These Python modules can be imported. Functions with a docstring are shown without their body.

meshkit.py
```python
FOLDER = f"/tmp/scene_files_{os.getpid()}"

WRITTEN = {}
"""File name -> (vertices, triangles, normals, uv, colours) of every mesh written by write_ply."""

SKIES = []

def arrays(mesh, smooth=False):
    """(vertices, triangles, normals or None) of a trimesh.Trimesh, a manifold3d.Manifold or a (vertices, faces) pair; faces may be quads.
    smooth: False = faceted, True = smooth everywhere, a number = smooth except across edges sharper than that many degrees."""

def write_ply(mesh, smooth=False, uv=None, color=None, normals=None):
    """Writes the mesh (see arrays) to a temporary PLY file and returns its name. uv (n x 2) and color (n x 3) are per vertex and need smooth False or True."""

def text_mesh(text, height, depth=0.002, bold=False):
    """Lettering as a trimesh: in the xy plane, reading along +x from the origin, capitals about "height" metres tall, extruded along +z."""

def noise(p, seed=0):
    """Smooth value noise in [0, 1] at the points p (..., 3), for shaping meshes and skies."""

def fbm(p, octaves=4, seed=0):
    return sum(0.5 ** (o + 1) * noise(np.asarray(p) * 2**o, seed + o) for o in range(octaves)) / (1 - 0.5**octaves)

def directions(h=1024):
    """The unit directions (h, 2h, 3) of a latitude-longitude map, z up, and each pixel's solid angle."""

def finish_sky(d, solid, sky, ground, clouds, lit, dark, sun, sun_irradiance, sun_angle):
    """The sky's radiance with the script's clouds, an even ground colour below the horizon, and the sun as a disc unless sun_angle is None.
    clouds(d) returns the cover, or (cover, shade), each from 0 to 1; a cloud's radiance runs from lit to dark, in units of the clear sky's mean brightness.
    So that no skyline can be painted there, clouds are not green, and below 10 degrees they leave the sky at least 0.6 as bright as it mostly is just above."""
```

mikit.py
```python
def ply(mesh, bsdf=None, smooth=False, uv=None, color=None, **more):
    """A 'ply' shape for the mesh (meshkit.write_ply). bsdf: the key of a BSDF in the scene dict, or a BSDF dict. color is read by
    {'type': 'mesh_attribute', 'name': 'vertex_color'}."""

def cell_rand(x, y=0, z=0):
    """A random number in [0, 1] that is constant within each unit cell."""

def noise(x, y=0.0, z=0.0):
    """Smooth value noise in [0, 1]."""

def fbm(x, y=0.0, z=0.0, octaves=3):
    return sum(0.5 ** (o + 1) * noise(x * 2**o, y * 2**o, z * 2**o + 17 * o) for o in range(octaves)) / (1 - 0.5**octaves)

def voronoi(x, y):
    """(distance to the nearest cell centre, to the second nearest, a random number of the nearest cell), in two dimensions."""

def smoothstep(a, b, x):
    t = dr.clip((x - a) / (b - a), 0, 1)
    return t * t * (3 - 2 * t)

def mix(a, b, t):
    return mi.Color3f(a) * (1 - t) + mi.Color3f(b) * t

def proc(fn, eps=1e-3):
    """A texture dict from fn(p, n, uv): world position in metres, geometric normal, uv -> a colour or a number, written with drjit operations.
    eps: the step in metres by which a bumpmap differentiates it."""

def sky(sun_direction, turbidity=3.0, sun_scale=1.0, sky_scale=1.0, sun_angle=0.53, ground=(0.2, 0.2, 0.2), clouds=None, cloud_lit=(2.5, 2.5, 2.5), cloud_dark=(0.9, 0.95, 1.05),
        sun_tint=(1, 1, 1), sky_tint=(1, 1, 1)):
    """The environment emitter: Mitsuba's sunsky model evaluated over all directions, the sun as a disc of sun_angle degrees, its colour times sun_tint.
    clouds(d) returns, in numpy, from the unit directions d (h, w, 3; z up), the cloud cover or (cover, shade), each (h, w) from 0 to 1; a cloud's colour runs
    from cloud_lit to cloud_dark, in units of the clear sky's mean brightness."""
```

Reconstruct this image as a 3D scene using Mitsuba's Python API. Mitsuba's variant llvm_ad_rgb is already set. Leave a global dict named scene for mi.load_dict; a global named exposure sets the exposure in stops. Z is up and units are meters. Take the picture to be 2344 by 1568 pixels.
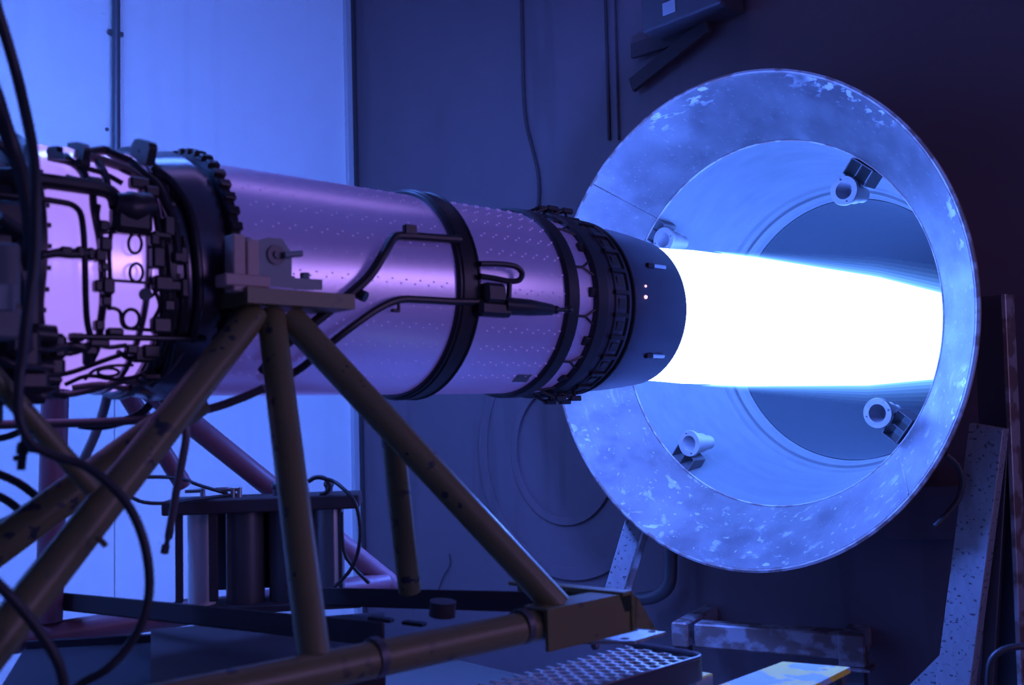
import math, numpy as np, trimesh, mitsuba as mi, mikit, meshkit
import drjit as dr
from mikit import noise, fbm, smoothstep, mix, proc
from shapely.geometry import Polygon, Point
T = mi.ScalarTransform4f
rng = np.random.default_rng(7)

# ------------------------------------------------------------------ camera
FPX, TH, PI_, RO, H = 2329.0, 0.8243, 0.0791, -0.0316, 1.6      # focal length (px of 2344), heading, pitch, roll, height
YA, ZA = 2.77, H + 0.445                                        # the engine's axis runs along +x at this y and z
Fw = np.array([np.cos(TH) * np.cos(PI_), np.sin(TH) * np.cos(PI_), np.sin(PI_)])
_R = np.array([np.sin(TH), -np.cos(TH), 0.0]); _U = np.cross(_R, Fw)
Rt = np.cos(RO) * _R + np.sin(RO) * _U
Up = -np.sin(RO) * _R + np.cos(RO) * _U
CAM = np.array([0.0, 0.0, H])
scene, labels = {}, {}
scene['camera'] = {'type': 'thinlens', 'fov': math.degrees(2 * math.atan(1172 / FPX)), 'fov_axis': 'x', 'near_clip': 0.05, 'far_clip': 60.0,
                   'aperture_radius': 0.0065, 'focus_distance': 5.0,
                   'to_world': T().look_at(origin=CAM.tolist(), target=(CAM + Fw).tolist(), up=Up.tolist())}
exposure = 0.0
# ------------------------------------------------------------------ light levels (the added lamps and the flame are built below with these)
FLAME_NEAR, FLAME_MID, FLAME_FAR = np.array([16.0, 39.0, 205.0]), np.array([1.8, 4.6, 23.0]), np.array([1.03, 2.7, 13.5])     # core radiance from the nozzle to inside the collector
HALO = np.array([0.25, 0.75, 2.4])
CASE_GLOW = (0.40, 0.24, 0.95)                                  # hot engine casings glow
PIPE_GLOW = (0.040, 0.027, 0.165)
ADDED_COOL_LIGHT = (5.8, 14.8, 66.0)  # added unseen lamp that brightens the white wall
ADDED_PINK_LIGHT = (2.0, 1.28, 3.5)  # added unseen lights for the bright bands on the engine

# ------------------------------------------------------------------ helpers
def ray(px, py): return Fw + Rt * ((px - 1172) / FPX) + Up * ((784 - py) / FPX)
def at(px, py, d): return CAM + d * ray(px, py)
def on(i, px, py, v):
    r = ray(px, py); return CAM + r * ((v - CAM[i]) / r[i])
def on_cyl(px, py, rad):
    r = ray(px, py); a = r[1]**2 + r[2]**2; oy, oz = -YA, H - ZA
    b = r[1] * oy + r[2] * oz; c = oy * oy + oz * oz - rad * rad
    return CAM + r * ((-b - max(b * b - a * c, 0)**.5) / a)
def cp(pts, rad): return [on_cyl(x, y, rad) for x, y in pts]

def numbered(key):
    if key not in scene and key not in labels: return key
    n = 1
    while f'{key}_{n:03d}' in scene or f'{key}_{n:03d}' in labels: n += 1
    return f'{key}_{n:03d}'
def thing(name, label, cat, group=None, kind=None):
    key = numbered(name); labels[key] = {'label': label, 'category': cat}
    if group: labels[key]['group'] = group
    return key
def obj(name, mesh, bsdf, parent=None, smooth=35, label=None, kind=None, **kw):
    key = numbered(parent + '__' + name if parent else name)
    scene[key] = mikit.ply(mesh, bsdf, smooth, **kw)
    if label or kind:
        labels.setdefault(key, {})
        if label: labels[key]['label'] = label
        if kind: labels[key]['kind'] = kind
    return key
def tag(key, label, cat, group=None):
    labels.setdefault(key, {}).update(label=label, category=cat)
    if group: labels[key]['group'] = group
    return key
def struct(name, mesh, bsdf, label=None, smooth=False):
    key = obj(name, mesh, bsdf, None, smooth, kind='structure')
    if label: labels[key]['label'] = label
    return key
def cat_(ms): return trimesh.util.concatenate([m for m in ms])

def unit(v): v = np.asarray(v, float); return v / np.linalg.norm(v)
def spline(pts, step=0.02):
    P = np.asarray(pts, float)
    if len(P) < 3:
        n = max(2, int(np.linalg.norm(P[1] - P[0]) / step)); return np.linspace(P[0], P[1], min(n, 4))
    Q = np.vstack([2 * P[0] - P[1], P, 2 * P[-1] - P[-2]]); out = []
    for i in range(1, len(Q) - 2):
        a, b, c, d = Q[i - 1:i + 3]; n = int(np.clip(np.linalg.norm(c - b) / step, 3, 14))
        t0 = 0; t1 = t0 + max(np.linalg.norm(b - a), 1e-6)**.5; t2 = t1 + max(np.linalg.norm(c - b), 1e-6)**.5; t3 = t2 + max(np.linalg.norm(d - c), 1e-6)**.5
        for t in np.linspace(t1, t2, n, endpoint=False):
            A1 = (t1 - t) / (t1 - t0) * a + (t - t0) / (t1 - t0) * b; A2 = (t2 - t) / (t2 - t1) * b + (t - t1) / (t2 - t1) * c
            A3 = (t3 - t) / (t3 - t2) * c + (t - t2) / (t3 - t2) * d
            B1 = (t2 - t) / (t2 - t0) * A1 + (t - t0) / (t2 - t0) * A2; B2 = (t3 - t) / (t3 - t1) * A2 + (t - t1) / (t3 - t1) * A3
            out.append((t2 - t) / (t2 - t1) * B1 + (t - t1) / (t2 - t1) * B2)
    out.append(P[-1]); return np.array(out)
def tube(pts, r, n=12, straight=False, closed=False):
    """A round bar along the points; r one radius or one per point."""
    P = np.asarray(pts, float) if straight else spline(pts)
    rr = np.full(len(P), r) if np.isscalar(r) else np.interp(np.linspace(0, 1, len(P)), np.linspace(0, 1, len(r)), r)
    if closed: tg = np.roll(P, -1, 0) - np.roll(P, 1, 0)
    else: tg = np.gradient(P, axis=0)
    tg /= np.linalg.norm(tg, axis=1, keepdims=True) + 1e-12
    u = np.cross(tg[0], [0.13, 0.31, 0.94]); u /= np.linalg.norm(u); V = []
    ang = np.arange(n) * 2 * np.pi / n
    for p, t, q in zip(P, tg, rr):
        u = u - t * (u @ t); u /= np.linalg.norm(u); w = np.cross(t, u)
        V.append(p + q * (np.cos(ang)[:, None] * u + np.sin(ang)[:, None] * w))
    V = np.vstack(V); m = len(P); f = []
    i = np.arange(n); j = (i + 1) % n
    for k in range(m if closed else m - 1):
        a, b = k * n, ((k + 1) % m) * n
        f.append(np.c_[a + i, a + j, b + j]); f.append(np.c_[a + i, b + j, b + i])
    if not closed:
        V = np.vstack([V, P[0], P[-1]])
        f.append(np.c_[j, i, np.full(n, len(V) - 2)]); f.append(np.c_[(m - 1) * n + i, (m - 1) * n + j, np.full(n, len(V) - 1)])
    return trimesh.Trimesh(V, np.vstack(f), process=False)
def hull(pts): return trimesh.convex.convex_hull(np.asarray(pts, float))
def box(center, size, axes=None, bevel=0.003):
    sx, sy, sz = np.asarray(size, float) / 2; b = min(bevel, sx * .6, sy * .6, sz * .6); P = []
    for a in (-1, 1):
        for c in (-1, 1):
            for e in (-1, 1): P += [(a * (sx - b), c * (sy - b), e * sz), (a * (sx - b), c * sy, e * (sz - b)), (a * sx, c * (sy - b), e * (sz - b))]
    P = np.array(P)
    if axes is not None: P = P @ np.array([unit(a) for a in axes])
    return hull(P + np.asarray(center))
def beam(p0, p1, w, h, up=(0, 0, 1), bevel=0.003):
    """A rectangular bar from p0 to p1, w across and h along up."""
    p0, p1 = np.asarray(p0, float), np.asarray(p1, float); t = unit(p1 - p0); s = unit(np.cross(t, up)); u = np.cross(s, t)
    return box((p0 + p1) / 2, (np.linalg.norm(p1 - p0), w, h), (t, s, u), bevel)
def prism(poly, origin, u, v, thick):
    """A plate: the 2-D polygon laid out along u and v from origin, thick along u x v."""
    g = poly if hasattr(poly, 'exterior') else Polygon(poly)
    m = trimesh.creation.extrude_polygon(g, thick, engine='earcut'); u, v = unit(u), unit(v); n = unit(np.cross(u, v)); v = np.cross(n, u)
    m.vertices = np.asarray(origin) + m.vertices @ np.array([u, v, n]); return m
def plate(pts, thick, n_hint):
    """A flat plate through world points (nearly one plane), thick against n_hint's side."""
    P = np.asarray(pts, float); n = unit(n_hint); return hull(np.vstack([P, P - n * thick]))
def rod(p0, p1, r, n=16): return tube([p0, p1], r, n, straight=True)
def lathe(profile, n=120, a0=0.0, a1=2 * np.pi, center=None):
    """Profile of (x, radius) turned about the engine's axis, outside facing out when x rises along the profile."""
    cy, cz = (YA, ZA) if center is None else center
    P = np.asarray(profile, float); full = abs(a1 - a0 - 2 * np.pi) < 1e-6
    A = np.linspace(a0, a1, n + 1)[:n if full else n + 1]; k, m = len(P), len(A); V = []
    for a in A: V.append(np.c_[P[:, 0], cy - P[:, 1] * np.cos(a), cz + P[:, 1] * np.sin(a)])
    V = np.vstack(V); f = []
    for i in range(m if full else m - 1):
        p, q = i * k, ((i + 1) % m) * k; s = np.arange(k - 1)
        f.append(np.c_[p + s, p + s + 1, q + s + 1]); f.append(np.c_[p + s, q + s + 1, q + s])
    msh = trimesh.Trimesh(V, np.vstack(f), process=False)
    c = msh.triangles_center; nn = msh.face_normals
    return msh
def cyl_pt(x, ang, r): return np.array([x, YA - r * np.cos(ang), ZA + r * np.sin(ang)])     # ang 0 faces the camera's side, +90 deg is the top
def ring(x0, x1, r, h, n=120, b=0.004):
    """A band round the engine's axis from x0 to x1, its inside at r and its outside at r + h."""
    return lathe([(x0, r), (x0, r + h - b), (x0 + b, r + h), (x1 - b, r + h), (x1, r + h - b), (x1, r), (x0, r)], n)
def bolt(p, axis, r=0.006, h=0.008): return tube([np.asarray(p), np.asarray(p) + unit(axis) * h], r, 6, straight=True)
def boltring(x, r, n, axis=(1, 0, 0), br=0.006, bh=0.01, ph=0.0): return cat_([bolt(cyl_pt(x, k * 2 * np.pi / n + ph, r), axis, br, bh) for k in range(n)])

# ------------------------------------------------------------------ materials
def two(b): return {'type': 'twosided', 'bsdf': b}
def prin(color, rough, metal=0.0, spec=0.5, **k):
    c = color if isinstance(color, dict) else {'type': 'rgb', 'value': list(color)}
    r = rough if isinstance(rough, dict) else float(rough)
    return two({'type': 'principled', 'base_color': c, 'roughness': r, 'metallic': metal, 'specular': spec, **k})
def white_wall(p, n, uv):
    v = fbm(p.x * 1.3, p.y * 1.3, p.z * 0.9); s = smoothstep(.93, .96, noise(p.x * 21, p.y * 21, p.z * 17)); st = fbm(p.x * 9, p.y * 9, p.z * 0.7)
    return mix((.80, .80, .79), (.70, .70, .70), smoothstep(.45, .8, v) * .7 + .3 * smoothstep(.55, .8, st)) * (1 - .12 * s)
def dark_wall(p, n, uv):
    return mix((.150, .098, .116), (.112, .078, .094), fbm(p.y * 1.7, p.z * 1.1, p.x)) * (1 - .15 * smoothstep(.6, .8, fbm(p.y * 7, p.z * .8, 3.0)))
def yellow_paint(p, n, uv):
    chips = smoothstep(.645, .68, fbm(p.x * 36, p.y * 36, p.z * 36, 4)) * smoothstep(.44, .58, fbm(p.x * 5.5 + 3, p.y * 5.5, p.z * 5.5))
    fade = fbm(p.x * 6, p.y * 6, p.z * 6)
    return mix(mix((.175, .150, .060), (.130, .113, .056), fade), (.025, .03, .045), chips)
def yellow_plate(p, n, uv):
    wear = smoothstep(.47, .52, fbm(p.x * 11, p.y * 11, p.z * 11, 4)); dk = smoothstep(.68, .73, fbm(p.x * 19 + 5, p.y * 9, p.z * 9))
    return mix(mix((.68, .53, .06), (.34, .42, .48), wear), (.12, .15, .2), dk)
def scratched(p, n, uv):
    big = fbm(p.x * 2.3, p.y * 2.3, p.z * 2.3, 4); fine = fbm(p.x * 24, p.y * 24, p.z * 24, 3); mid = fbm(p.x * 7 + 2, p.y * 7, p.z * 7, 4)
    low = smoothstep(ZA + .1, ZA - .9, p.z)                       # grit and bare metal gather in the lower half, base tone darker in the upper
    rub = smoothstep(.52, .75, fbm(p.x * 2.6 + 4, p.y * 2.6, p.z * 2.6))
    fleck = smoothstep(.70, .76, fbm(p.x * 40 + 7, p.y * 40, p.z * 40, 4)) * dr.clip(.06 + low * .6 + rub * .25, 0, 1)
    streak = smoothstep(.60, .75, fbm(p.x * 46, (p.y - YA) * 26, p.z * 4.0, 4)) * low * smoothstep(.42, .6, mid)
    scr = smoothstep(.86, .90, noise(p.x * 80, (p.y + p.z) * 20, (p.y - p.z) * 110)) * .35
    mottle = smoothstep(.30, .66, mid) * .5 + smoothstep(.35, .68, big) * .35 + .15 * fine
    base = mix((.085, .072, .079), (.170, .155, .160), mottle) * (.66 + .44 * low)
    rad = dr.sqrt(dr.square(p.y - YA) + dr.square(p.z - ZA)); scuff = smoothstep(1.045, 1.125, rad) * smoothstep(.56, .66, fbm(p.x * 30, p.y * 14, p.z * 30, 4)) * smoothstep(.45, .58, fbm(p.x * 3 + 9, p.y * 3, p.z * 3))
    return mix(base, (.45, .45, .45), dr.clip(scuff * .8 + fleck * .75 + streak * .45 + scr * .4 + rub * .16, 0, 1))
def scratched_rough(p, n, uv):
    return .36 + .22 * fbm(p.x * 9 + 7, p.y * 9, p.z * 9, 4)
def brushed(p, n, uv):
    return mix((.115, .12, .125), (.155, .16, .165), fbm(p.x * 22, p.y * 5 + p.z * 3, p.z * 9, 3))
def rusty(p, n, uv):
    a = smoothstep(.40, .62, fbm(p.x * 14, p.y * 14, p.z * 14, 4))
    return mix((.36, .33, .35), (.19, .13, .12), a)
def galvanized(p, n, uv):
    a = smoothstep(.62, .72, fbm(p.x * 75, p.y * 75, p.z * 75, 4)); b = fbm(p.x * 60, p.y * 60, p.z * 20)
    return mix(mix((.27, .27, .29), (.36, .36, .38), b), (.11, .10, .12), a)
def soot_steel(p, n, uv):
    return mix((.028, .026, .030), (.055, .05, .055), fbm(p.x * 12, p.y * 12, p.z * 12))
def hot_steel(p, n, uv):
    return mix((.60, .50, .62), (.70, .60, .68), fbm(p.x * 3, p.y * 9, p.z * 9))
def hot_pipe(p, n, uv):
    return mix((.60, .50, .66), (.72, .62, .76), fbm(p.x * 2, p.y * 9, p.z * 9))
B = {
 'glow_tint_paint': prin((.25, .115, .15), .42),  # pink engine glow put into the colour of rear legs and far rail
 'white_wall_paint': prin(proc(white_wall), .55), 'dark_wall_paint': prin(proc(dark_wall), .65), 'near_wall_paint': prin((.42, .42, .42), .7),
 'floor_concrete': prin((.16, .15, .15), .7), 'ceiling_paint': prin((.16, .16, .17), .8), 'trim_metal': prin((.42, .42, .45), .5),
 'yellow_paint': prin(proc(yellow_paint), .36, spec=.45), 'yellow_plate_paint': prin(proc(yellow_plate), .45),
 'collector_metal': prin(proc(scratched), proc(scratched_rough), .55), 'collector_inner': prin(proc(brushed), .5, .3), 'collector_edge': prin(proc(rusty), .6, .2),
 'collector_duct': prin((.028, .034, .040), .7, .0, .25), 'cup_paint': prin((.30, .29, .31), .45), 'bracket_paint': prin((.10, .095, .105), .5),
 'rusty_steel': prin(proc(rusty), .45, .5), 'galvanized': prin(proc(galvanized), .42, .45), 'dark_steel': prin((.10, .095, .11), .45, .5),
 'black_rubber': prin((.025, .025, .03), .5), 'pink_pipe': prin((.16, .12, .13), .35, .4), 'soot_steel': prin(proc(soot_steel), .38, .6),
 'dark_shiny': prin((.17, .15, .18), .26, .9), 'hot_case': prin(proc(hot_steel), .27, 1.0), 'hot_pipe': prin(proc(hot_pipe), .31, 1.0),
 'nozzle_metal': prin((.085, .085, .115), .33, .7), 'pipe_dark': prin((.034, .030, .036), .38, .4), 'block_grey': prin((.20, .24, .27), .5, .1),
 'glow_tint_block': prin((.46, .32, .30), .5), 'tank_white': prin((.85, .86, .88), .4), 'tank_dark': prin((.10, .10, .11), .35, .3), 'tank_steel': prin((.40, .41, .43), .32, .8),  # the fork colour carries the pink glow of the engine
 'tank_frame': prin((.055, .043, .048), .7, .0, .2), 'deck_plate': prin((.034, .033, .042), .75, .0, .15), 'mesh_metal': prin((.9, .9, .92), .30, .55), 'tray_rim': prin((.08, .08, .10), .35, .5),
 'lamp_housing': prin((.3, .3, .3), .5), 'grey_box': prin((.12, .14, .16), .5), 'pale_label': prin((.30, .33, .36), .5), 'bright_pin': prin((.75, .75, .8), .22, 1.0),
 'gas': {'type': 'null'}, 'flame_core': {'type': 'diffuse', 'reflectance': {'type': 'rgb', 'value': [0.0, 0.0, 0.0]}},
}
scene.update(B)

# ------------------------------------------------------------------ the room
XW, YF, YN, XB, ZC = 4.5, 6.646, -2.6, -4.5, 5.4                  # end wall, far wall, near wall, back wall, ceiling
struct('floor', box(((XB + XW) / 2, (YN + YF) / 2, -.1), (XW - XB + .4, YF - YN + .4, .2)), 'floor_concrete', 'dark concrete floor of the test cell')
struct('ceiling', box(((XB + XW) / 2, (YN + YF) / 2, ZC + .1), (XW - XB + .4, YF - YN + .4, .2)), 'ceiling_paint', 'dark ceiling of the test cell')
wf = struct('wall_far', box(((XB + XW) / 2, YF + .13, ZC / 2), (XW - XB, .2, ZC)), 'trim_metal', 'white panelled side wall lit blue by the exhaust flame and an added lamp')
for x0, x1 in ((-3.1, -1.2), (-1.2, .7), (.7, 2.6), (2.6, XW - .06)):
    obj('panel', box(((x0 + x1) / 2, YF + .015, ZC / 2), (x1 - x0 - .008, .03, ZC - .02), None, .002), 'white_wall_paint', wf, False)
ho = Point(YA, ZA).buffer(.875, 64)
we = struct('wall_end', prism(Polygon([(YN, 0), (YF + .2, 0), (YF + .2, ZC), (YN, ZC)]).difference(ho), (XW, 0, 0), (0, 1, 0), (0, 0, 1), .2), 'dark_wall_paint', 'dark end wall that the exhaust collector passes through')
struct('wall_near', box(((XB + XW) / 2, YN - .1, ZC / 2), (XW - XB, .2, ZC)), 'near_wall_paint', 'grey wall behind the camera')
struct('wall_back', box((XB - .1, (YN + YF) / 2, ZC / 2), (.2, YF - YN, ZC)), 'near_wall_paint', 'grey wall upstream of the engine')
t1 = struct('trim_1', box((XW - .04, YF - .012, ZC / 2), (.075, .05, ZC), None, .006), 'trim_metal', 'narrow vertical metal trim in the corner between the white and the dark wall')
struct('trim_2', box((XW - .012, YF - .05, ZC / 2), (.03, .03, ZC), None, .006), 'tank_frame', 'thin dark strip beside the corner trim')

# added lamps, all out of view, to brighten the white wall and the engine
def lamp(p0, p1, normal, width, radiance, label):
    k = thing('added_strip_lamp', label, 'lamp', 'added strip lamps out of view'); p0, p1 = np.array(p0), np.array(p1)
    t = unit(p1 - p0); nn = np.array(normal, float); nn = unit(nn - t * (nn @ t)); w = unit(np.cross(nn, t)); c = (p0 + p1) / 2; L = np.linalg.norm(p1 - p0)
    obj('housing', box(c - nn * .05, (L + .08, width + .06, .09), (t, w, nn)), 'lamp_housing', k, False)
    V = np.array([c + t * a * L / 2 + w * b * width / 2 + nn * .002 for a, b in ((-1, -1), (1, -1), (1, 1), (-1, 1))])
    m = trimesh.Trimesh(V, np.array([[0, 1, 2], [0, 2, 3]]), process=False)
    if m.face_normals[0] @ nn < 0: m.invert()
    obj('diffuser', m, 'lamp_housing', k, False, emitter={'type': 'area', 'radiance': {'type': 'rgb', 'value': list(radiance)}})
lamp((-2.4, 3.9, 4.3), (2.3, 3.9, 4.3), (0, .6, -.8), .30, ADDED_COOL_LIGHT, 'added cool strip lamp, out of view, that brightens the white panelled wall')
lamp((1.6, 3.1, ZC - .12), (4.2, 3.1, ZC - .12), (0, 0, -1), .22, np.array(ADDED_PINK_LIGHT) * .7, 'added pink strip lamp under the ceiling, for the highlight along the engine top')
lamp((XW - .12, -2.3, H + .95), (XW - .12, .15, H + 1.15), (-1, 0, 0), .70, ADDED_PINK_LIGHT, 'added pink strip lamp on the dark wall, out of view, for the bright band on the tailpipe')
wz0, wz1 = H - .25, H + 1.15  # made-up window, put in so its panes reflect along the engine
w1 = struct('added_window_1', cat_([box((3.1, YN + .03, z_), (2.4, .07, .07)) for z_ in (wz0, wz1)] + [box((x_, YN + .03, (wz0 + wz1) / 2), (.07, .07, wz1 - wz0)) for x_ in (1.9, 3.1, 4.3)]), 'trim_metal', 'added glowing window behind the camera, for the highlights on the engine')
for x_ in (2.5, 3.7):
    V = np.array([[x_ - .57, YN + .01, wz0 + .03], [x_ + .57, YN + .01, wz0 + .03], [x_ + .57, YN + .01, wz1 - .03], [x_ - .57, YN + .01, wz1 - .03]])
    obj('added_pane', trimesh.Trimesh(V, np.array([[0, 2, 1], [0, 3, 2]]), process=False), 'lamp_housing', w1, False, emitter={'type': 'area', 'radiance': {'type': 'rgb', 'value': list(ADDED_PINK_LIGHT)}})

# ------------------------------------------------------------------ flame
ck = thing('exhaust_flame', 'white-hot blue-edged flame shooting from the engine nozzle into the collector', 'flame')
def FLAME_LEVEL(v): return [float(a) for a in v]
KNOTS = [3.10, 3.23, 3.6, 4.1, 5.2, 6.3, 7.4, 8.3]
def flame_r(x): return np.interp(x, KNOTS, [.270, .276, .296, .304, .298, .245, .15, .02])
for nm, x0, x1, L_f, sw in (('root', 3.10, 3.42, FLAME_NEAR, 5.0), ('root', 3.42, 3.66, FLAME_MID, 3.0), ('core', 3.66, 4.2, FLAME_FAR, 3.0), ('core', 4.2, 4.9, FLAME_FAR, 3.0), ('core', 4.9, 8.3, FLAME_FAR, 2.0)):
    fx = np.unique(np.r_[np.linspace(x0, x1, int((x1 - x0) / .1) + 4), [k_ for k_ in KNOTS if x0 < k_ < x1]])
    obj(nm, lathe(np.c_[fx, flame_r(fx)], 72), 'flame_core', ck, True, emitter={'type': 'area', 'radiance': {'type': 'rgb', 'value': FLAME_LEVEL(L_f)}, 'sampling_weight': sw})
NH = 7
for k in range(NH):
    t = ((k + .6) / NH)**1.25; hx = np.unique(np.r_[np.linspace(3.74, 8.0, 40), KNOTS[3:-1]])
    m = lathe(np.c_[hx, flame_r(hx) + .004 + .074 * (hx - 3.70) * t], 72)
    e = (np.exp(-3.2 * (k / NH)) - np.exp(-3.2 * (k + 1) / NH)) / (1 - np.exp(-3.2))
    obj('glowing_fringe', m, 'gas', ck, True, label='soft blue glowing fringe', emitter={'type': 'area', 'radiance': {'type': 'rgb', 'value': FLAME_LEVEL(HALO * e)}, 'sampling_weight': .15})

# ------------------------------------------------------------------ jet engine
E_ = thing('jet_engine', 'long jet engine glowing purple, wrapped in dark pipes and bands, lying across the yellow stand', 'jet engine')
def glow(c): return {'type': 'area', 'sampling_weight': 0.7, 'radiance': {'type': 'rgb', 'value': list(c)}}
obj('accessory_case', lathe([(-.6, 0), (-.6, .30), (.30, .30), (.34, .31), (.70, .31), (.77, .29), (.77, 0)]), 'soot_steel', E_)
obj('front_flange', ring(.765, .80, .30, .035), 'soot_steel', E_)
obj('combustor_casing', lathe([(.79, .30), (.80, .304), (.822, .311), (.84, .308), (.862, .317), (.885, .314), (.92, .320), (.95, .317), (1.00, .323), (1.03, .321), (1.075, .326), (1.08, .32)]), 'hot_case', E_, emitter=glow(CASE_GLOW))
obj('manifold_band', ring(1.035, 1.05, .318, .016), 'dark_shiny', E_)
obj('turbine_casing', lathe([(1.075, .31), (1.08, .332), (1.12, .334), (1.20, .352), (1.25, .338), (1.285, .336), (1.285, .32)]), 'dark_shiny', E_)
obj('rear_flange', ring(1.085, 1.108, .325, .022), 'soot_steel', E_)
tf = obj('tailpipe_flange', ring(1.252, 1.282, .33, .026), 'soot_steel', E_)
obj('flange_lug', cat_([box(cyl_pt(1.267, a, .36), (.034, .024, .018), ((1, 0, 0), (0, np.sin(a), np.cos(a)), (0, -np.cos(a), np.sin(a)))) for a in np.arange(48) * 2 * np.pi / 48]), 'soot_steel', tf, False, kind='stuff')
obj('casing_bolt', cat_([boltring(1.108, .337, 44), boltring(.80, .322, 40)]), 'soot_steel', E_, False, kind='stuff')
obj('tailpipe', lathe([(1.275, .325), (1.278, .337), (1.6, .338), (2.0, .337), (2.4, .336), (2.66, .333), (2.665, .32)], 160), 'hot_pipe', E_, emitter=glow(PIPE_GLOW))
riv = []
for a in np.radians(np.arange(-58, 122, 11.2)):
    for j, x in enumerate(np.arange(1.34, 2.5, .052)):
        if not 2.015 < x < 2.125:
            for s in (-1, 1): riv.append(trimesh.creation.icosphere(1, .0036).apply_scale((1.3, .8, .8)).apply_translation(cyl_pt(x + (.02 if s > 0 else 0), a + s * .018, .3365)))
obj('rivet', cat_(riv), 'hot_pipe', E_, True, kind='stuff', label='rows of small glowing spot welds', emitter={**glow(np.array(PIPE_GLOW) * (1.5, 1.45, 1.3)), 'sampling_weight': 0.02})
cb = obj('clamp_band', ring(2.022, 2.118, .334, .018, b=.006), 'pipe_dark', E_)
for x in (2.036, 2.098): obj('band_edge', ring(x, x + .012, .345, .012), 'soot_steel', cb)
obj('support_ring', ring(2.508, 2.574, .330, .022, b=.008), 'pipe_dark', E_)
obj('actuator_ring', ring(2.655, 2.72, .328, .026, b=.008), 'pipe_dark', E_)
obj('actuator_drum', lathe([(2.715, .32), (2.72, .338), (2.80, .341), (2.85, .338), (2.885, .330), (2.89, .31)]), 'nozzle_metal', E_)
for x, h in ((2.76, .006), (2.832, .008), (2.868, .006)): obj('drum_ring', ring(x, x + .012, .332, h + .006), 'pipe_dark', E_)
obj('nozzle', lathe([(2.88, .31), (2.885, .328), (2.93, .329), (3.02, .326), (3.12, .317), (3.21, .306), (3.228, .304), (3.230, .300), (3.226, .295), (3.10, .288), (2.95, .288), (2.95, .05)]), 'nozzle_metal', E_)
NP = 26
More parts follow.
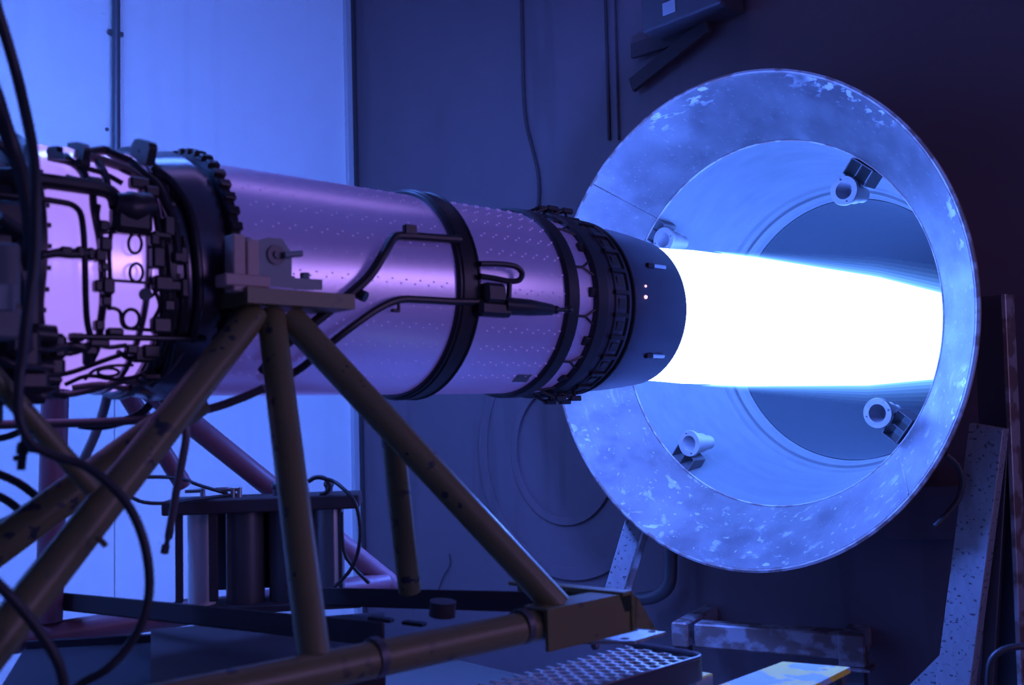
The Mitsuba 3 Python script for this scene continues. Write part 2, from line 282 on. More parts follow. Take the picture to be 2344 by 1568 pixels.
for k in range(NP):
    a = k * 2 * np.pi / NP + .05
    if -1.75 < ((a + np.pi) % (2 * np.pi)) - np.pi < 1.95:
        ax = ((1, 0, 0), (0, np.sin(a), np.cos(a)), (0, -np.cos(a), np.sin(a)))
        ly = obj('link_frame', box(cyl_pt(2.795, a, .345), (.075, .016, .012), ax, .002), 'soot_steel', E_, False)
        obj('recess_cover', box(cyl_pt(2.80, a + np.pi / NP, .340), (.036, .036, .006), ax, .001), 'black_rubber', E_, False)
# V struts between the two rings, seen at 24 places round the pipe
for k in range(12):
    a = k * 2 * np.pi / 12 + .29
    if -1.6 < ((a + np.pi) % (2 * np.pi)) - np.pi < 1.8:
        p0, pm = cyl_pt(2.574, a, .338), cyl_pt(2.612, a, .340)
        m = cat_([rod(p0, pm, .005, 8), rod(pm, cyl_pt(2.66, a + .085, .342), .005, 8), rod(pm, cyl_pt(2.66, a - .085, .342), .005, 8)])
        obj('forked_strut', m, 'pipe_dark', E_)
        obj('spring_pad', box(cyl_pt(2.645, a + .26, .337), (.03, .035, .016), ((1, 0, 0), (0, np.sin(a), np.cos(a)), (0, -np.cos(a), np.sin(a)))), 'pipe_dark', E_, False)
for px, py in ((1510, 611), (1507, 815)):
    p = on_cyl(px, py, .325); obj('nozzle_pin', rod(p - [.045, 0, 0], p + [.03, 0, 0], .0085), 'bright_pin', E_, label='short bright metal pin')
    obj('pin_clip', box(p - [.06, 0, 0], (.04, .02, .02)), 'soot_steel', E_, False)
for px, py, r_ in ((1478, 655, .005), (1478, 680, .0075)):
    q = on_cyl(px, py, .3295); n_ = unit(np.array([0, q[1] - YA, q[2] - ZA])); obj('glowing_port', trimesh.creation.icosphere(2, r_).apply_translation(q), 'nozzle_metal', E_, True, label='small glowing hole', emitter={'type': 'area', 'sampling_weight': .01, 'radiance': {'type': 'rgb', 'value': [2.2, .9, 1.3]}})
# small links standing up on the top and hanging from the bottom of the actuator ring
for a0, s in ((1.32, 1), (1.47, 1), (-1.30, -1), (-1.45, -1)):
    for x in (2.62, 2.70):
        obj('actuator_link', cat_([rod(cyl_pt(x, a0, .345), cyl_pt(x + .07, a0, .375), .006, 8), box(cyl_pt(x + .085, a0, .372), (.055, .02, .02)), rod(cyl_pt(x + .085, a0, .335), cyl_pt(x + .085, a0, .372), .007, 8)]), 'pipe_dark', E_)

def ep(name, pts, rad, r, mat='pipe_dark', **k): return obj(name, tube(cp(pts, rad), r, 10), mat, E_, **k)
# thick pipes on the tailpipe
ep('bleed_pipe', [(1052, 549), (990, 545), (930, 541), (903, 543), (880, 578), (845, 632), (790, 682), (735, 726), (688, 762), (640, 800), (600, 850)], .362, .0145)
p = on_cyl(820, 672, .362); obj('pipe_plug', rod(p, p + [.012, -.02, -.012], .016), 'pipe_dark', E_)
p = on_cyl(938, 528, .37); obj('pipe_clip', box(p, (.045, .02, .035)), 'pipe_dark', E_, False)
ep('drain_line', [(1110, 691), (1040, 690), (960, 686), (915, 686), (870, 704), (800, 752), (740, 800), (690, 842), (640, 872), (600, 893)], .360, .0115)
p = on_cyl(905, 711, .36); obj('line_clip', cat_([box(p, (.03, .014, .01)), rod(p + [.012, 0, 0], p + [.012, 0, .03], .005)]), 'pipe_dark', E_, False)
ep('handle_loop', [(1098, 604), (1130, 604), (1160, 606), (1184, 612), (1195, 625), (1190, 640), (1170, 644), (1130, 637), (1098, 632)], .365, .0095)
obj('actuator_body', cat_([box(on_cyl(1128, 672, .365), (.09, .05, .065), None, .012), box(on_cyl(1128, 708, .365), (.14, .05, .05), None, .012)]), 'pipe_dark', E_, False)
obj('actuator_post', rod(on_cyl(1166, 648, .365), on_cyl(1164, 690, .365), .009), 'pipe_dark', E_)
obj('actuator_cylinder', tube(cp([(1150, 700), (1210, 704), (1262, 709)], .365), [.030, .028, .019], 14), 'pipe_dark', E_)
obj('actuator_rod', tube(cp([(1255, 709), (1300, 709)], .365), .007, 10), 'pipe_dark', E_)
for px in (1272, 1302): obj('rod_joint', trimesh.creation.icosphere(2, .015).apply_translation(on_cyl(px, 709, .362)), 'pipe_dark', E_)
obj('identity_plate', box(on_cyl(1195, 866, .338), (.07, .002, .04), ((1, 0, 0), (0, .6, .8), (0, -.8, .6))), 'grey_box', E_, False)
# pipes and fittings of the front casing
FR = .335
ep('fuel_pipe', [(-40, 398), (30, 406), (100, 414), (180, 425), (225, 432), (250, 440), (262, 452), (268, 475)], .36, .019, 'soot_steel')
obj('valve_body', cat_([tube(cp([(262, 470), (300, 476), (345, 468)], .36), [.03, .042, .03], 14), box(on_cyl(300, 505, .35), (.10, .05, .07), None, .015)]), 'pipe_dark', E_)
ep('oil_pipe', [(-40, 438), (0, 446), (70, 453), (135, 462), (165, 469), (182, 484), (190, 520), (194, 590), (196, 680), (200, 740), (208, 772)], .352, .0075, 'soot_steel')
ep('manifold', [(212, 432), (214, 470), (220, 505), (228, 545), (233, 590), (235, 640), (236, 690), (230, 740), (224, 790), (206, 830)], FR, .0095)
for px, py, s in ((236, 518, 1.3), (228, 585, 1.5), (236, 612, 1.0), (226, 655, 1.4), (240, 690, 1.2), (226, 745, 1.3)):
    obj('fitting', box(on_cyl(px, py, FR + .006), (.018 * s, .026, .02 * s), None, .004), 'pipe_dark', E_, False)
for pts in ([(222, 535), (255, 532), (290, 534), (355, 538), (380, 541)], [(250, 641), (290, 644), (330, 647), (372, 650)]): ep('sense_line', pts, FR, .0038)
def coil(name, c, rx, ry, n=22, r=.0038):
    return obj(name, tube(cp([(c[0] + rx * np.cos(t), c[1] + ry * np.sin(t)) for t in np.linspace(0, 2 * np.pi, n, endpoint=False)], FR + .006), r, 8, closed=True, straight=True), 'pipe_dark', E_)
coil('pigtail_loop', (309, 558), 15, 22); coil('pigtail_loop', (312, 624), 15, 21); coil('pigtail_loop', (300, 730), 19, 22, r=.0045); coil('pigtail_loop', (248, 852), 24, 9)
ep('pigtail_line', [(246, 706), (262, 706), (275, 714), (278, 735), (285, 749), (310, 753), (352, 756)], FR, .0048)
obj('pressure_cap', rod(on_cyl(333, 674, .33), on_cyl(333, 674, .345), .016), 'grey_box', E_)
ep('hook_line', [(355, 655), (353, 672), (345, 680)], FR, .004)
ep('aft_manifold', [(335, 420), (352, 460), (360, 500), (368, 560), (372, 620), (374, 680), (372, 735), (362, 790), (345, 835)], FR + .004, .0105)
for px, py, sx, sz in ((360, 590, .035, .055), (368, 540, .05, .02), (372, 650, .05, .04), (368, 745, .05, .042), (345, 440, .04, .03), (330, 812, .06, .04), (395, 655, .04, .03), (405, 590, .03, .03)):
    obj('igniter_block', box(on_cyl(px, py, FR + .01), (sx, .03, sz), None, .006), 'pipe_dark', E_, False)
ep('push_rod', [(158, 770), (300, 773), (470, 776)], FR + .02, .0075)
ep('curled_line', [(120, 862), (170, 850), (230, 828), (290, 808), (330, 800), (345, 812)], FR, .0062); ep('curled_line', [(195, 868), (215, 848), (250, 838), (305, 836)], FR, .004)
ep('bottom_line', [(110, 908), (170, 900), (225, 888), (280, 872), (330, 876), (380, 852), (420, 800)], FR + .004, .009, 'pink_pipe')
ep('bottom_line', [(165, 888), (230, 880), (300, 892), (360, 896), (405, 860)], FR + .002, .008, 'pink_pipe')
ep('upper_line', [(170, 352), (215, 362), (262, 377), (300, 392), (335, 420)], FR + .006, .012, 'pink_pipe'); ep('upper_line', [(110, 358), (165, 372), (190, 395), (200, 430)], FR, .011)
ep('upper_line', [(150, 405), (175, 412), (200, 418), (212, 440)], FR + .004, .008); ep('upper_line', [(250, 372), (300, 398), (330, 402), (365, 400)], FR + .004, .007)
ep('bleed_duct', [(300, 372), (330, 400), (360, 425), (380, 470), (400, 520), (408, 580)], FR + .012, .012, 'soot_steel')
ep('bleed_duct', [(352, 385), (395, 420), (428, 470), (446, 540), (455, 620), (455, 700), (440, 780)], .352, .012, 'soot_steel')
for pts, r_ in (([(122, 578), (150, 574), (185, 580), (228, 584)], .0085), ([(225, 470), (222, 500), (235, 530)], .007), ([(262, 475), (256, 520), (250, 570), (252, 640), (250, 706)], .0055), ([(352, 660), (366, 700), (352, 730)], .005), ([(385, 560), (390, 620), (398, 690), (392, 750), (372, 800)], .008), ([(410, 640), (418, 700), (410, 760), (390, 810)], .007), ([(180, 800), (215, 790), (250, 795), (290, 790)], .006), ([(270, 805), (300, 822), (330, 818), (350, 800)], .0065), ([(150, 880), (200, 860), (262, 868), (310, 862), (350, 840)], .0055), ([(318, 402), (345, 430), (362, 450)], .008), ([(170, 378), (200, 386), (240, 398), (280, 420)], .007), ([(225, 372), (240, 400), (246, 428)], .010), ([(395, 780), (380, 840), (345, 880)], .010), ([(420, 540), (428, 620), (426, 700), (415, 770)], .006)):
    ep('service_line', pts, FR + .006, r_)
for px, py, sx, sz in ((150, 576, .03, .022), (182, 578, .02, .028), (206, 582, .018, .03), (240, 560, .03, .035), (246, 655, .03, .04), (262, 760, .04, .02), (225, 785, .05, .022), (300, 800, .03, .025), (345, 805, .045, .035), (318, 420, .05, .03), (385, 520, .03, .05), (418, 585, .022, .045), (420, 660, .022, .05), (385, 700, .03, .03), (352, 550, .025, .03), (205, 800, .03, .03), (175, 772, .035, .02), (345, 862, .05, .02), (215, 420, .035, .03), (190, 372, .03, .025)):
    obj('line_clamp', box(on_cyl(px, py, FR + .012), (sx, .026, sz), None, .005), 'pipe_dark', E_, False)
obj('hanger', tube(cp([(132, 800), (170, 792), (196, 800), (200, 830)], .35), .012, 10), 'pipe_dark', E_)
# silhouettes along the top of the front casing
def topplate(name, pts, X, thick, hole=None, mat='pipe_dark'):
    P = [on(0, px, py, X) for px, py in pts]; q = [(p_[1], p_[2]) for p_ in P]; g = Polygon(q).buffer(.004).buffer(0)
    if hole: g = g.difference(Polygon([(on(0, a, b, X)[1], on(0, a, b, X)[2]) for a, b in hole]))
    return obj(name, prism(g, (X, 0, 0), (0, 1, 0), (0, 0, 1), thick), mat, E_, False)
topplate('lifting_lug', [(299, 352), (301, 335), (308, 323), (316, 321), (338, 330), (340, 338), (333, 372), (318, 374), (312, 362)], .96, .02, [(318, 340), (321, 341), (319, 351), (316, 350)])
topplate('hook_bracket', [(155, 331), (175, 329), (187, 333), (192, 342), (187, 362), (178, 360), (181, 344), (178, 340), (165, 337)], .84, .015)
topplate('cable_clip', [(107, 345), (110, 340), (128, 338), (128, 345), (122, 350), (140, 352), (150, 362), (112, 360)], .82, .015)
obj('top_ridge', tube(cp([(195, 352), (225, 345), (245, 345), (262, 355), (300, 370)], .345), .012), 'pipe_dark', E_)
topplate('flange_tab', [(452, 372), (480, 372), (482, 376), (468, 384), (452, 384)], 1.262, .015)
# dark gear case, boxes and pipes at the front end
obj('gear_case', cat_([box((.28, 2.45, H + .34), (.50, .16, .40), None, .04), box((.50, 2.48, H + .08), (.40, .2, .16), None, .04)]), 'soot_steel', E_, False)
for px, py, d, sx, sz in ((0, 632, 2.02, .055, .125), (2, 745, 2.05, .06, .06)): obj('accessory_box', box(at(px, py, d), (sx, .08, sz), None, .006), 'grey_box', E_, False)
for px, py, d, sx, sz in ((60, 800, 2.2, .05, .09), (100, 775, 2.25, .05, .05), (70, 872, 2.2, .07, .05), (112, 840, 2.28, .06, .05), (40, 740, 2.15, .05, .14), (70, 700, 2.2, .03, .10), (60, 600, 2.2, .05, .16), (30, 500, 2.2, .10, .07), (128, 795, 2.3, .035, .06), (104, 890, 2.3, .05, .035), (20, 850, 2.2, .05, .06)):
    obj('accessory_box', box(at(px, py, d), (sx, .06, sz), None, .012), 'pipe_dark', E_, False)
for (px, py), l, r_ in (((88, 765), .07, .03), ((75, 838), .08, .026), ((50, 905), .09, .028), ((108, 868), .05, .022)): obj('pump_body', tube([at(px, py, 2.22) - [l / 2, 0, 0], at(px, py, 2.22) + [l / 2, 0, 0]], [r_ * .8, r_, r_, r_ * .7], 16, straight=True), 'pipe_dark', E_)
for pts in ([(0, 520, 2.15), (40, 540, 2.18), (70, 590, 2.2), (72, 680, 2.2)], [(-10, 780, 2.15), (40, 785, 2.17), (90, 800, 2.2), (150, 795, 2.3)], [(20, 560, 2.1), (50, 640, 2.12), (58, 760, 2.15), (50, 860, 2.15)], [(-10, 900, 2.15), (30, 880, 2.18), (80, 905, 2.22), (130, 890, 2.3)], [(95, 640, 2.25), (92, 720, 2.25), (104, 800, 2.27), (98, 900, 2.27)], [(0, 820, 2.1), (40, 838, 2.12), (95, 845, 2.2), (135, 870, 2.3)]):
    obj('front_line', tube([at(*q) for q in pts], .0085, 10), 'pipe_dark', E_)
obj('data_plate', box(at(6, 680, 1.955), (.045, .006, .05)), 'pale_label', E_, False)
obj('control_rod', tube([at(-5, 495, 2.1), at(85, 552, 2.2)], .012), 'soot_steel', E_)
for pts in ([(95, 585), (130, 580), (165, 583), (215, 578)], [(60, 640), (75, 720), (88, 790), (85, 850)], [(130, 800), (160, 806), (205, 790)], [(60, 905), (110, 900), (150, 905)]): ep('front_line', pts, .35, .010, 'soot_steel')
obj('front_pipe', tube([at(-30, 400, 2.2), at(45, 398, 2.2), at(58, 385, 2.25), at(60, 345, 2.3)], .016), 'soot_steel', E_)

# ------------------------------------------------------------------ engine stand
S = thing('engine_stand', 'yellow tubular steel stand with chipped paint carrying the jet engine', 'stand')
def leg(name, p0, p1, r, mat='yellow_paint', n=28): return obj(name, tube([p0, p1], r, n, straight=True), mat, S)
apex = np.array([1.345, 2.385, H + .305])
leg('leg', apex - [.05, 0, 0], apex + (at(40, 1500, 1.93) - apex - [.05, 0, 0]) * 1.35, .039)
leg('leg', apex, np.array([1.205, 1.97, H - .50]), .037)
leg('leg', apex + [.05, 0, 0], np.array([1.945, 1.955, H - .49]), .039)
leg('brace', at(896, 975, 2.80), at(938, 1352, 2.92), .033)
bq = at(455, 915, 2.62); leg('brace', bq + (at(-60, 1290, 2.25) - bq) * 1.5, bq, .042)
bq = at(212, 1118, 2.12); leg('brace', bq + (at(-60, 810, 1.95) - bq) * 1.5, bq, .0195)
leg('rear_leg', at(290, 850, 3.45), at(915, 1352, 4.30), .040, 'glow_tint_paint')
leg('rear_leg', at(128, 840, 3.32), at(112, 1420, 3.32), .042, 'glow_tint_paint')
leg('rear_leg', at(265, 860, 3.3), at(420, 1110, 3.5), .030, 'glow_tint_paint')
rail_n = leg('base_rail', np.array([.15, 1.955, H - .515]), np.array([1.885, 1.955, H - .527]), .041)
for x in (1.345, 1.80, 1.86): obj('pipe_clamp', lathe([(x, .04), (x, .0455), (x + .02, .0455), (x + .02, .04)], 32, center=(1.955, H - .515 - .007 * (x - .15) / 1.7)), 'dark_steel', rail_n)
leg('base_rail', np.array([.0, 3.52, H - .64]), np.array([2.5, 3.52, H - .64]), .042, 'glow_tint_paint')
# angle irons lying across the two rails
def angle_iron(p0, p1, w, t, side=1):
    p0, p1 = np.asarray(p0, float), np.asarray(p1, float); tt = unit(p1 - p0); sd = unit(np.cross(tt, (0, 0, 1))) * side
    return cat_([beam(p0 + (0, 0, w / 2), p1 + (0, 0, w / 2), t, w), beam(p0 + sd * w / 2, p1 + sd * w / 2, w, t)])
obj('cross_angle', angle_iron(at(878, 1478, 2.40), at(95, 1390, 3.45), .055, .007), 'tank_frame', S, False)
obj('cross_angle', angle_iron(at(1228, 1400, 2.84), at(720, 1384, 3.30), .055, .007), 'tank_frame', S, False)
obj('support_plate', hull([q + np.array([0, 0, dz]) for dz in (-.02, .02) for q in (np.array([1.235, 2.304, H + .342]), np.array([1.235, 2.60, H + .342]), np.array([1.555, 2.304, H + .342]), np.array([1.555, 2.44, H + .342]))]), 'yellow_paint', S, False)
# trunnion on the plate
fy = 2.345
obj('fork', cat_([box(on(1, 538, 604, fy), (.034, .05, .145), None, .003), box(on(1, 569, 608, fy), (.034, .05, .13), None, .003), box(on(1, 556, 645, fy) , (.125, .06, .03), None, .003)]), 'glow_tint_block', S, False, label='forked block coloured with the pink engine glow')
obj('fork_pin', cat_([rod(on(1, 563, 572, fy), on(1, 563, 545, fy), .012)]), 'dark_steel', S)
hx0 = [on(1, a, b, 2.33) for a, b in ((580, 632), (580, 553), (610, 544), (646, 546), (668, 580), (668, 632))]
obj('bearing_housing', hull(np.vstack([np.array(hx0), np.array(hx0) + [0, .075, 0]])), 'block_grey', S, False, label='blue-grey five-sided bearing block')
c0 = on(1, 631, 584, 2.33); obj('bearing_cap', cat_([rod(c0 - [0, .006, 0], c0 + [0, .03, 0], .026, 28), rod(c0 - [0, .012, 0], c0 + [0, .03, 0], .010, 20)]), 'dark_steel', S)
obj('lock_lever', tube([on(1, 650, 584, 2.31), on(1, 690, 580, 2.31)], .009), 'block_grey', S)
obj('base_block', cat_([hull([on(1, a, b, y_) for y_ in (2.325, 2.42) for a, b in ((590, 652), (590, 628), (675, 632), (675, 660))]), hull([on(1, a, b, y_) for y_ in (2.325, 2.41) for a, b in ((670, 662), (670, 636), (738, 640), (738, 664))]), bolt(on(1, 698, 640, 2.35), (0, 0, 1), .013, .018)]), 'block_grey', S, False)
# boxed end of the near rail, its channel, gussets
zt, zb = H - .478, H - .585
A0 = on(1, 1252, 1403, 1.90)[0]; A1 = on(1, 1447, 1366, 1.90)[0]
obj('rail_end_box', prism([(A0, zb), (A1 + .01, zb), (A1 + .01, zt - .05), (A1 - .035, zt - .05), (A1 - .055, zt), (A0, zt)], (0, 1.91, 0), (1, 0, 0), (0, 0, 1), .012), 'yellow_paint', S, False)
obj('rail_end_box', box(((A0 + A1) / 2 - .02, 1.95, zt - .005), (A1 - A0 - .05, .09, .01)), 'yellow_paint', S, False)
obj('end_channel', cat_([beam(np.array([2.10, 2.30, H - .478]), np.array([2.155, 1.89, H - .478]), .05, .012), beam(np.array([2.12, 2.30, H - .53]), np.array([2.175, 1.89, H - .53]), .012, .105)]), 'yellow_paint', S, False)
obj('gusset', plate([at(1450, 1362, 2.83), at(1460, 1368, 2.83), at(1502, 1442, 2.87), at(1455, 1436, 2.82)], .01, (-.6, -.7, .3)), 'yellow_paint', S, False)
zf = H - .606
hp = Polygon([on(2, a, b, zf)[:2] for a, b in ((1385, 1452), (1440, 1438), (1525, 1446), (1452, 1468), (1330, 1468))])
for a, b in ((1452, 1442), (1492, 1446), (1430, 1462)): hp = hp.difference(Point(on(2, a, b, zf)[:2]).buffer(.012, 8))
obj('foot_plate', prism(hp, (0, 0, zf - .008), (1, 0, 0), (0, 1, 0), .008), 'galvanized', S, False, label='bare metal plate with round holes')
obj('pipe_stub', lathe([(0, .0)], 3) if False else tube([at(1012, 1410, 2.75), at(1014, 1376, 2.75)], .036, 24), 'tank_frame', S)
for a, b, c, d in ((846, 1414, 898, 1421), (924, 1424, 972, 1430)): obj('slat', beam(at(a, b, 2.85), at(c, d, 2.82), .03, .01), 'deck_plate', S, False)
obj('peg', rod(at(222, 1228, 2.06), at(243, 1250, 2.06), .006), 'yellow_paint', S)
# low deck under the engine
obj('deck_panel', plate([on(2, 60, 1478, H - .66), on(2, 350, 1465, H - .66), on(2, 470, 1640, H - .66), on(2, -40, 1640, H - .66)], .012, (0, 0, 1)), 'deck_plate', S, False)
obj('deck_edge', beam(on(2, 60, 1478, H - .65), on(2, 352, 1462, H - .65), .015, .03), 'deck_plate', S, False)
obj('deck_box', plate([on(2, 345, 1440, H - .60), on(2, 880, 1400, H - .60), on(2, 880, 1500, H - .60), on(2, 345, 1560, H - .60)], .2, (0, 0, 1)), 'tank_frame', S, False)

# ------------------------------------------------------------------ reservoir rack
K = thing('reservoir_rack', 'dark framed rack of upright cylinders standing under the engine behind the middle leg', 'tank rack')
bx, by, bz = np.array([.78, -.62, 0]), np.array([.62, .78, 0]), np.array([0, 0, 1.0])
kL, kR = at(372, 1168, 3.55), at(822, 1143, 3.62); ux = unit((kR - kL) * [1, 1, 0]); uy = np.array([-ux[1], ux[0], 0]); L_ = np.linalg.norm((kR - kL)[:2]); zk = (kL[2] + kR[2]) / 2
kc = (kL + kR) / 2; kc[2] = zk
base_z = at(440, 1385, 3.6)[2]
obj('top_plate', box(kc + uy * .10, (L_, .24, .05), (ux, uy, bz), .005), 'tank_frame', K, False)
def kx(px): 
    s = (px - 372) / (822 - 372); return kL + ux * (s * L_)
for px, w_ in ((409, .024), (486, .030), (776, .014)): obj('post', box(np.r_[kx(px)[:2], (zk + base_z) / 2] + uy * .0, (w_, .02, zk - base_z - .04), (ux, uy, bz)), 'tank_frame', K, False)
for px, r_, mat, lab in ((449, .048, 'tank_white', 'pale grey cylinder'), (548, .068, 'tank_dark', None), (655, .080, 'tank_dark', None), (745, .055, 'tank_steel', 'shiny steel cylinder')):
    b_ = np.r_[kx(px)[:2], base_z] + uy * (.03 + r_); obj('cylinder', tube([b_, np.r_[b_[:2], zk - .02]], r_, 36, straight=True), mat, K, label=lab)
obj('back_panel', box(np.r_[kc[:2], (zk + base_z) / 2] + uy * .19 + ux * .02, (L_ * .74, .01, zk - base_z - .06), (ux, uy, bz)), 'tank_frame', K, False)
obj('base_plate', box(np.r_[kc[:2], base_z - .012] + uy * .10, (L_, .24, .024), (ux, uy, bz)), 'tank_frame', K, False)
for px in (625, 748): 
    q = np.r_[kx(px)[:2], zk + .025] + uy * .08; obj('port', cat_([rod(q, q + [0, 0, .03], .014), trimesh.creation.icosphere(2, .019).apply_translation(q + [0, 0, .035])]), 'dark_steel', K)
for px in (540, 525, 455): 
    q = np.r_[kx(px)[:2], zk + .025] + uy * .06; obj('elbow_fitting', cat_([rod(q, q + [0, 0, .035], .009), rod(q + [0, 0, .03], q + [0, 0, .03] - ux * .06, .008)]), 'tank_steel', K)

# ------------------------------------------------------------------ hoses
def hose(pts, r, label, mat='black_rubber', name='hose', cat='hose', group=None):
    k = numbered(name); scene[k] = mikit.ply(tube([at(*q) for q in pts], r, 14), mat, 40); return tag(k, label, cat, group or (f'black {name}s hanging about the engine stand' if mat == 'black_rubber' else None))
hose([(-60, -420, 1.95), (-32, -150, 1.95), (-12, 0, 1.95), (12, 80, 1.97), (38, 170, 2.0), (58, 255, 1.99), (73, 330, 1.98), (80, 400, 1.96), (82, 480, 1.95), (78, 600, 1.95), (62, 720, 1.94), (48, 840, 1.94)], .0105, 'thick black hose hanging from the top left down across the engine front')
hose([(-130, -300, 1.95), (-75, 0, 1.96), (-30, 160, 1.98), (-5, 235, 2.0), (12, 290, 2.02), (32, 345, 2.04), (55, 420, 2.04), (70, 520, 2.04), (72, 620, 2.04)], .0150, 'thickest black hose at the left edge above the engine front, ending in its dark pipes')
hose([(-20, 318, 2.1), (8, 338, 2.12), (25, 358, 2.14), (45, 380, 2.2)], .008, 'short thin black hose at the left edge just above the engine front')
hose([(48, 820, 1.98), (42, 900, 1.97), (44, 960, 1.97), (75, 1018, 1.98), (130, 1045, 2.0), (185, 1062, 2.02), (235, 1094, 2.03), (285, 1145, 2.04), (318, 1205, 2.04), (338, 1280, 2.04), (341, 1360, 2.04), (325, 1425, 2.03), (285, 1490, 2.02), (240, 1535, 2.0), (190, 1562, 2.0), (150, 1600, 1.98)], .0092, 'long black hose looping in front of the left yellow leg down to the deck')
hose([(-20, 1322, 1.82), (30, 1372, 1.83), (75, 1425, 1.85), (112, 1478, 1.86), (138, 1530, 1.87), (150, 1600, 1.88)], .0098, 'black hose crossing the foot of the left yellow leg in the bottom left corner')
hose([(-20, 1078, 2.5), (40, 1104, 2.5), (85, 1138, 2.52), (125, 1180, 2.6)], .010, 'upper black hose at the left edge before the white wall, under the valve')
hose([(-20, 1128, 2.5), (20, 1148, 2.5), (55, 1178, 2.5), (80, 1205, 2.55)], .010, 'middle black hose at the left edge, above the yellow brace')
hose([(-20, 1205, 2.45), (40, 1178, 2.45), (85, 1160, 2.5)], .0075, 'thin black hose at the left edge rising to the right above the yellow brace')
hose([(-20, 1006, 2.5), (15, 1000, 2.5), (45, 988, 2.5), (90, 960, 2.6)], .0085, 'small dark hose curving up at the left edge below the long pink pipe')
hose([(252, 880, 3.0), (240, 930, 3.0), (222, 985, 3.0), (190, 1055, 3.0), (150, 1130, 3.05)], .0135, 'grey strap hose hanging slanted under the engine between the pink leg and the yellow leg', 'grey_box')
hose([(605, 888, 2.80), (560, 908, 2.80), (500, 930, 2.80), (440, 945, 2.78), (370, 956, 2.76), (280, 964, 2.74), (180, 968, 2.70), (80, 970, 2.66), (-30, 973, 2.6)], .0118, 'long pinkish pipe running under the engine to the left edge', 'pink_pipe', 'pipe', 'pipe')
hose([(345, 925, 2.85), (320, 948, 2.84), (270, 968, 2.82), (225, 976, 2.8), (180, 972, 2.78)], .0115, 'short dark pipe curving below the engine beside the long pinkish pipe', 'pipe_dark', 'pipe', 'pipe')
k = thing('drain_hose', 'short hose with a small square end fitting hanging from the left yellow leg', 'hose')
obj('tube', tube([at(425, 975, 2.48), at(426, 1000, 2.48), at(418, 1050, 2.48), at(406, 1110, 2.48), at(396, 1170, 2.48), at(388, 1215, 2.48)], .0095), 'pink_pipe', k)
obj('fitting', cat_([rod(at(390, 1210, 2.48), at(385, 1232, 2.48), .0105, 6), rod(at(385, 1230, 2.48), at(380, 1250, 2.48), .006), rod(at(380, 1248, 2.48), at(376, 1266, 2.48), .0105, 6)]), 'dark_steel', k, False)
k = thing('drain_valve', 'small dark valve with a lever hanging below the pipes at the left edge', 'valve')
obj('body', cat_([rod(at(54, 1012, 2.1), at(48, 1075, 2.1), .0085), rod(at(54, 1015, 2.1), at(50, 1038, 2.1), .012)]), 'pipe_dark', k); obj('lever', rod(at(33, 1049, 2.1), at(52, 1047, 2.1), .006), 'pipe_dark', k)
obj('coupling', cat_([rod(at(55, 1022, 2.1), at(92, 1028, 2.1), .010), rod(at(56, 960, 2.1), at(54, 1015, 2.1), .006)]), 'pipe_dark', k)
cab = dict(mat='black_rubber', name='cable', cat='cable')
hose([(300, 1138, 3.3), (330, 1150, 3.35), (380, 1152, 3.4), (440, 1144, 3.5), (505, 1136, 3.6), (540, 1132, 3.65)], .006, 'lower dark cable running from the yellow leg to the left fittings of the tank rack', **cab)
hose([(330, 1092, 3.3), (370, 1092, 3.35), (415, 1096, 3.45), (460, 1112, 3.55), (520, 1130, 3.64)], .006, 'upper dark cable running from the yellow leg to the left fittings of the tank rack', **cab)
hose([(706, 1102, 3.6), (722, 1093, 3.6), (745, 1096, 3.6), (755, 1112, 3.6), (748, 1126, 3.6), (735, 1132, 3.62)], .008, 'small dark coil of hose on top of the tank rack')
hose([(735, 1094, 3.55), (762, 1101, 3.55), (785, 1118, 3.52), (808, 1142, 3.5), (820, 1175, 3.5), (824, 1235, 3.5), (808, 1295, 3.5), (775, 1335, 3.5), (755, 1352, 3.5)], .0065, 'dark cable arching from the tank rack top and hanging past its right end', **cab)
hose([(782, 1172, 3.5), (783, 1225, 3.5), (790, 1270, 3.5), (812, 1302, 3.5), (845, 1335, 3.5)], .006, 'dark cable hanging straight down beside the right post of the tank rack', **cab)

# ------------------------------------------------------------------ exhaust collector
C = thing('exhaust_collector', 'huge round flared metal collector mouth swallowing the exhaust flame', 'exhaust duct')
XM, RM, XS, RS, XT, RT = 3.930, 1.153, 4.231, .879, 4.86, .755
obj('rim', lathe([(4.6, .845), (4.26, .895), (XM + .012, 1.153), (XM, 1.153), (XM - .004, 1.143), (XM, 1.132), (XM + .02, 1.125)], 180), 'collector_edge', C, label='dark rusty edge of the mouth')
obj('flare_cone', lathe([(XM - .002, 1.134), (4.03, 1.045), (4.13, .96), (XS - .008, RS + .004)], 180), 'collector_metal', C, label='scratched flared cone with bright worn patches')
obj('inner_cone', lathe([(XS, RS), (4.45, .832), (4.70, .786), (XT, RT)], 180), 'collector_inner', C, label='smooth inner cone')
obj('duct_flange', lathe([(XT, RT + .01), (XT + .02, RT - .012), (XT + .06, RT - .020), (XT + .064, RT - .034), (XT + .12, RT - .040), (XT + .135, RT - .056), (XT + .16, RT - .060)], 180), 'collector_inner', C, 20)
obj('duct', lathe([(XT + .14, RT - .060), (9.0, RT - .04), (9.0, .02)], 128), 'collector_duct', C)
def bead(name, pts, r): return obj(name, tube(pts, r, 8), 'collector_metal', C)
obj('weld_seam', tube([cyl_pt(XS - .002, a, RS + .001) for a in np.arange(160) * 2 * np.pi / 160], .0055, 8, closed=True, straight=True), 'collector_edge', C)
def cone_pt(px, py, t):   # the flare cone's point at fraction t between mouth and seam, at the angle seen at this pixel on the mouth plane
    q = on(0, px, py, XM); a = np.arctan2(q[2] - ZA, YA - q[1]); return cyl_pt(XM + (XS - XM) * t, a, 1.132 + (RS - 1.132) * t)
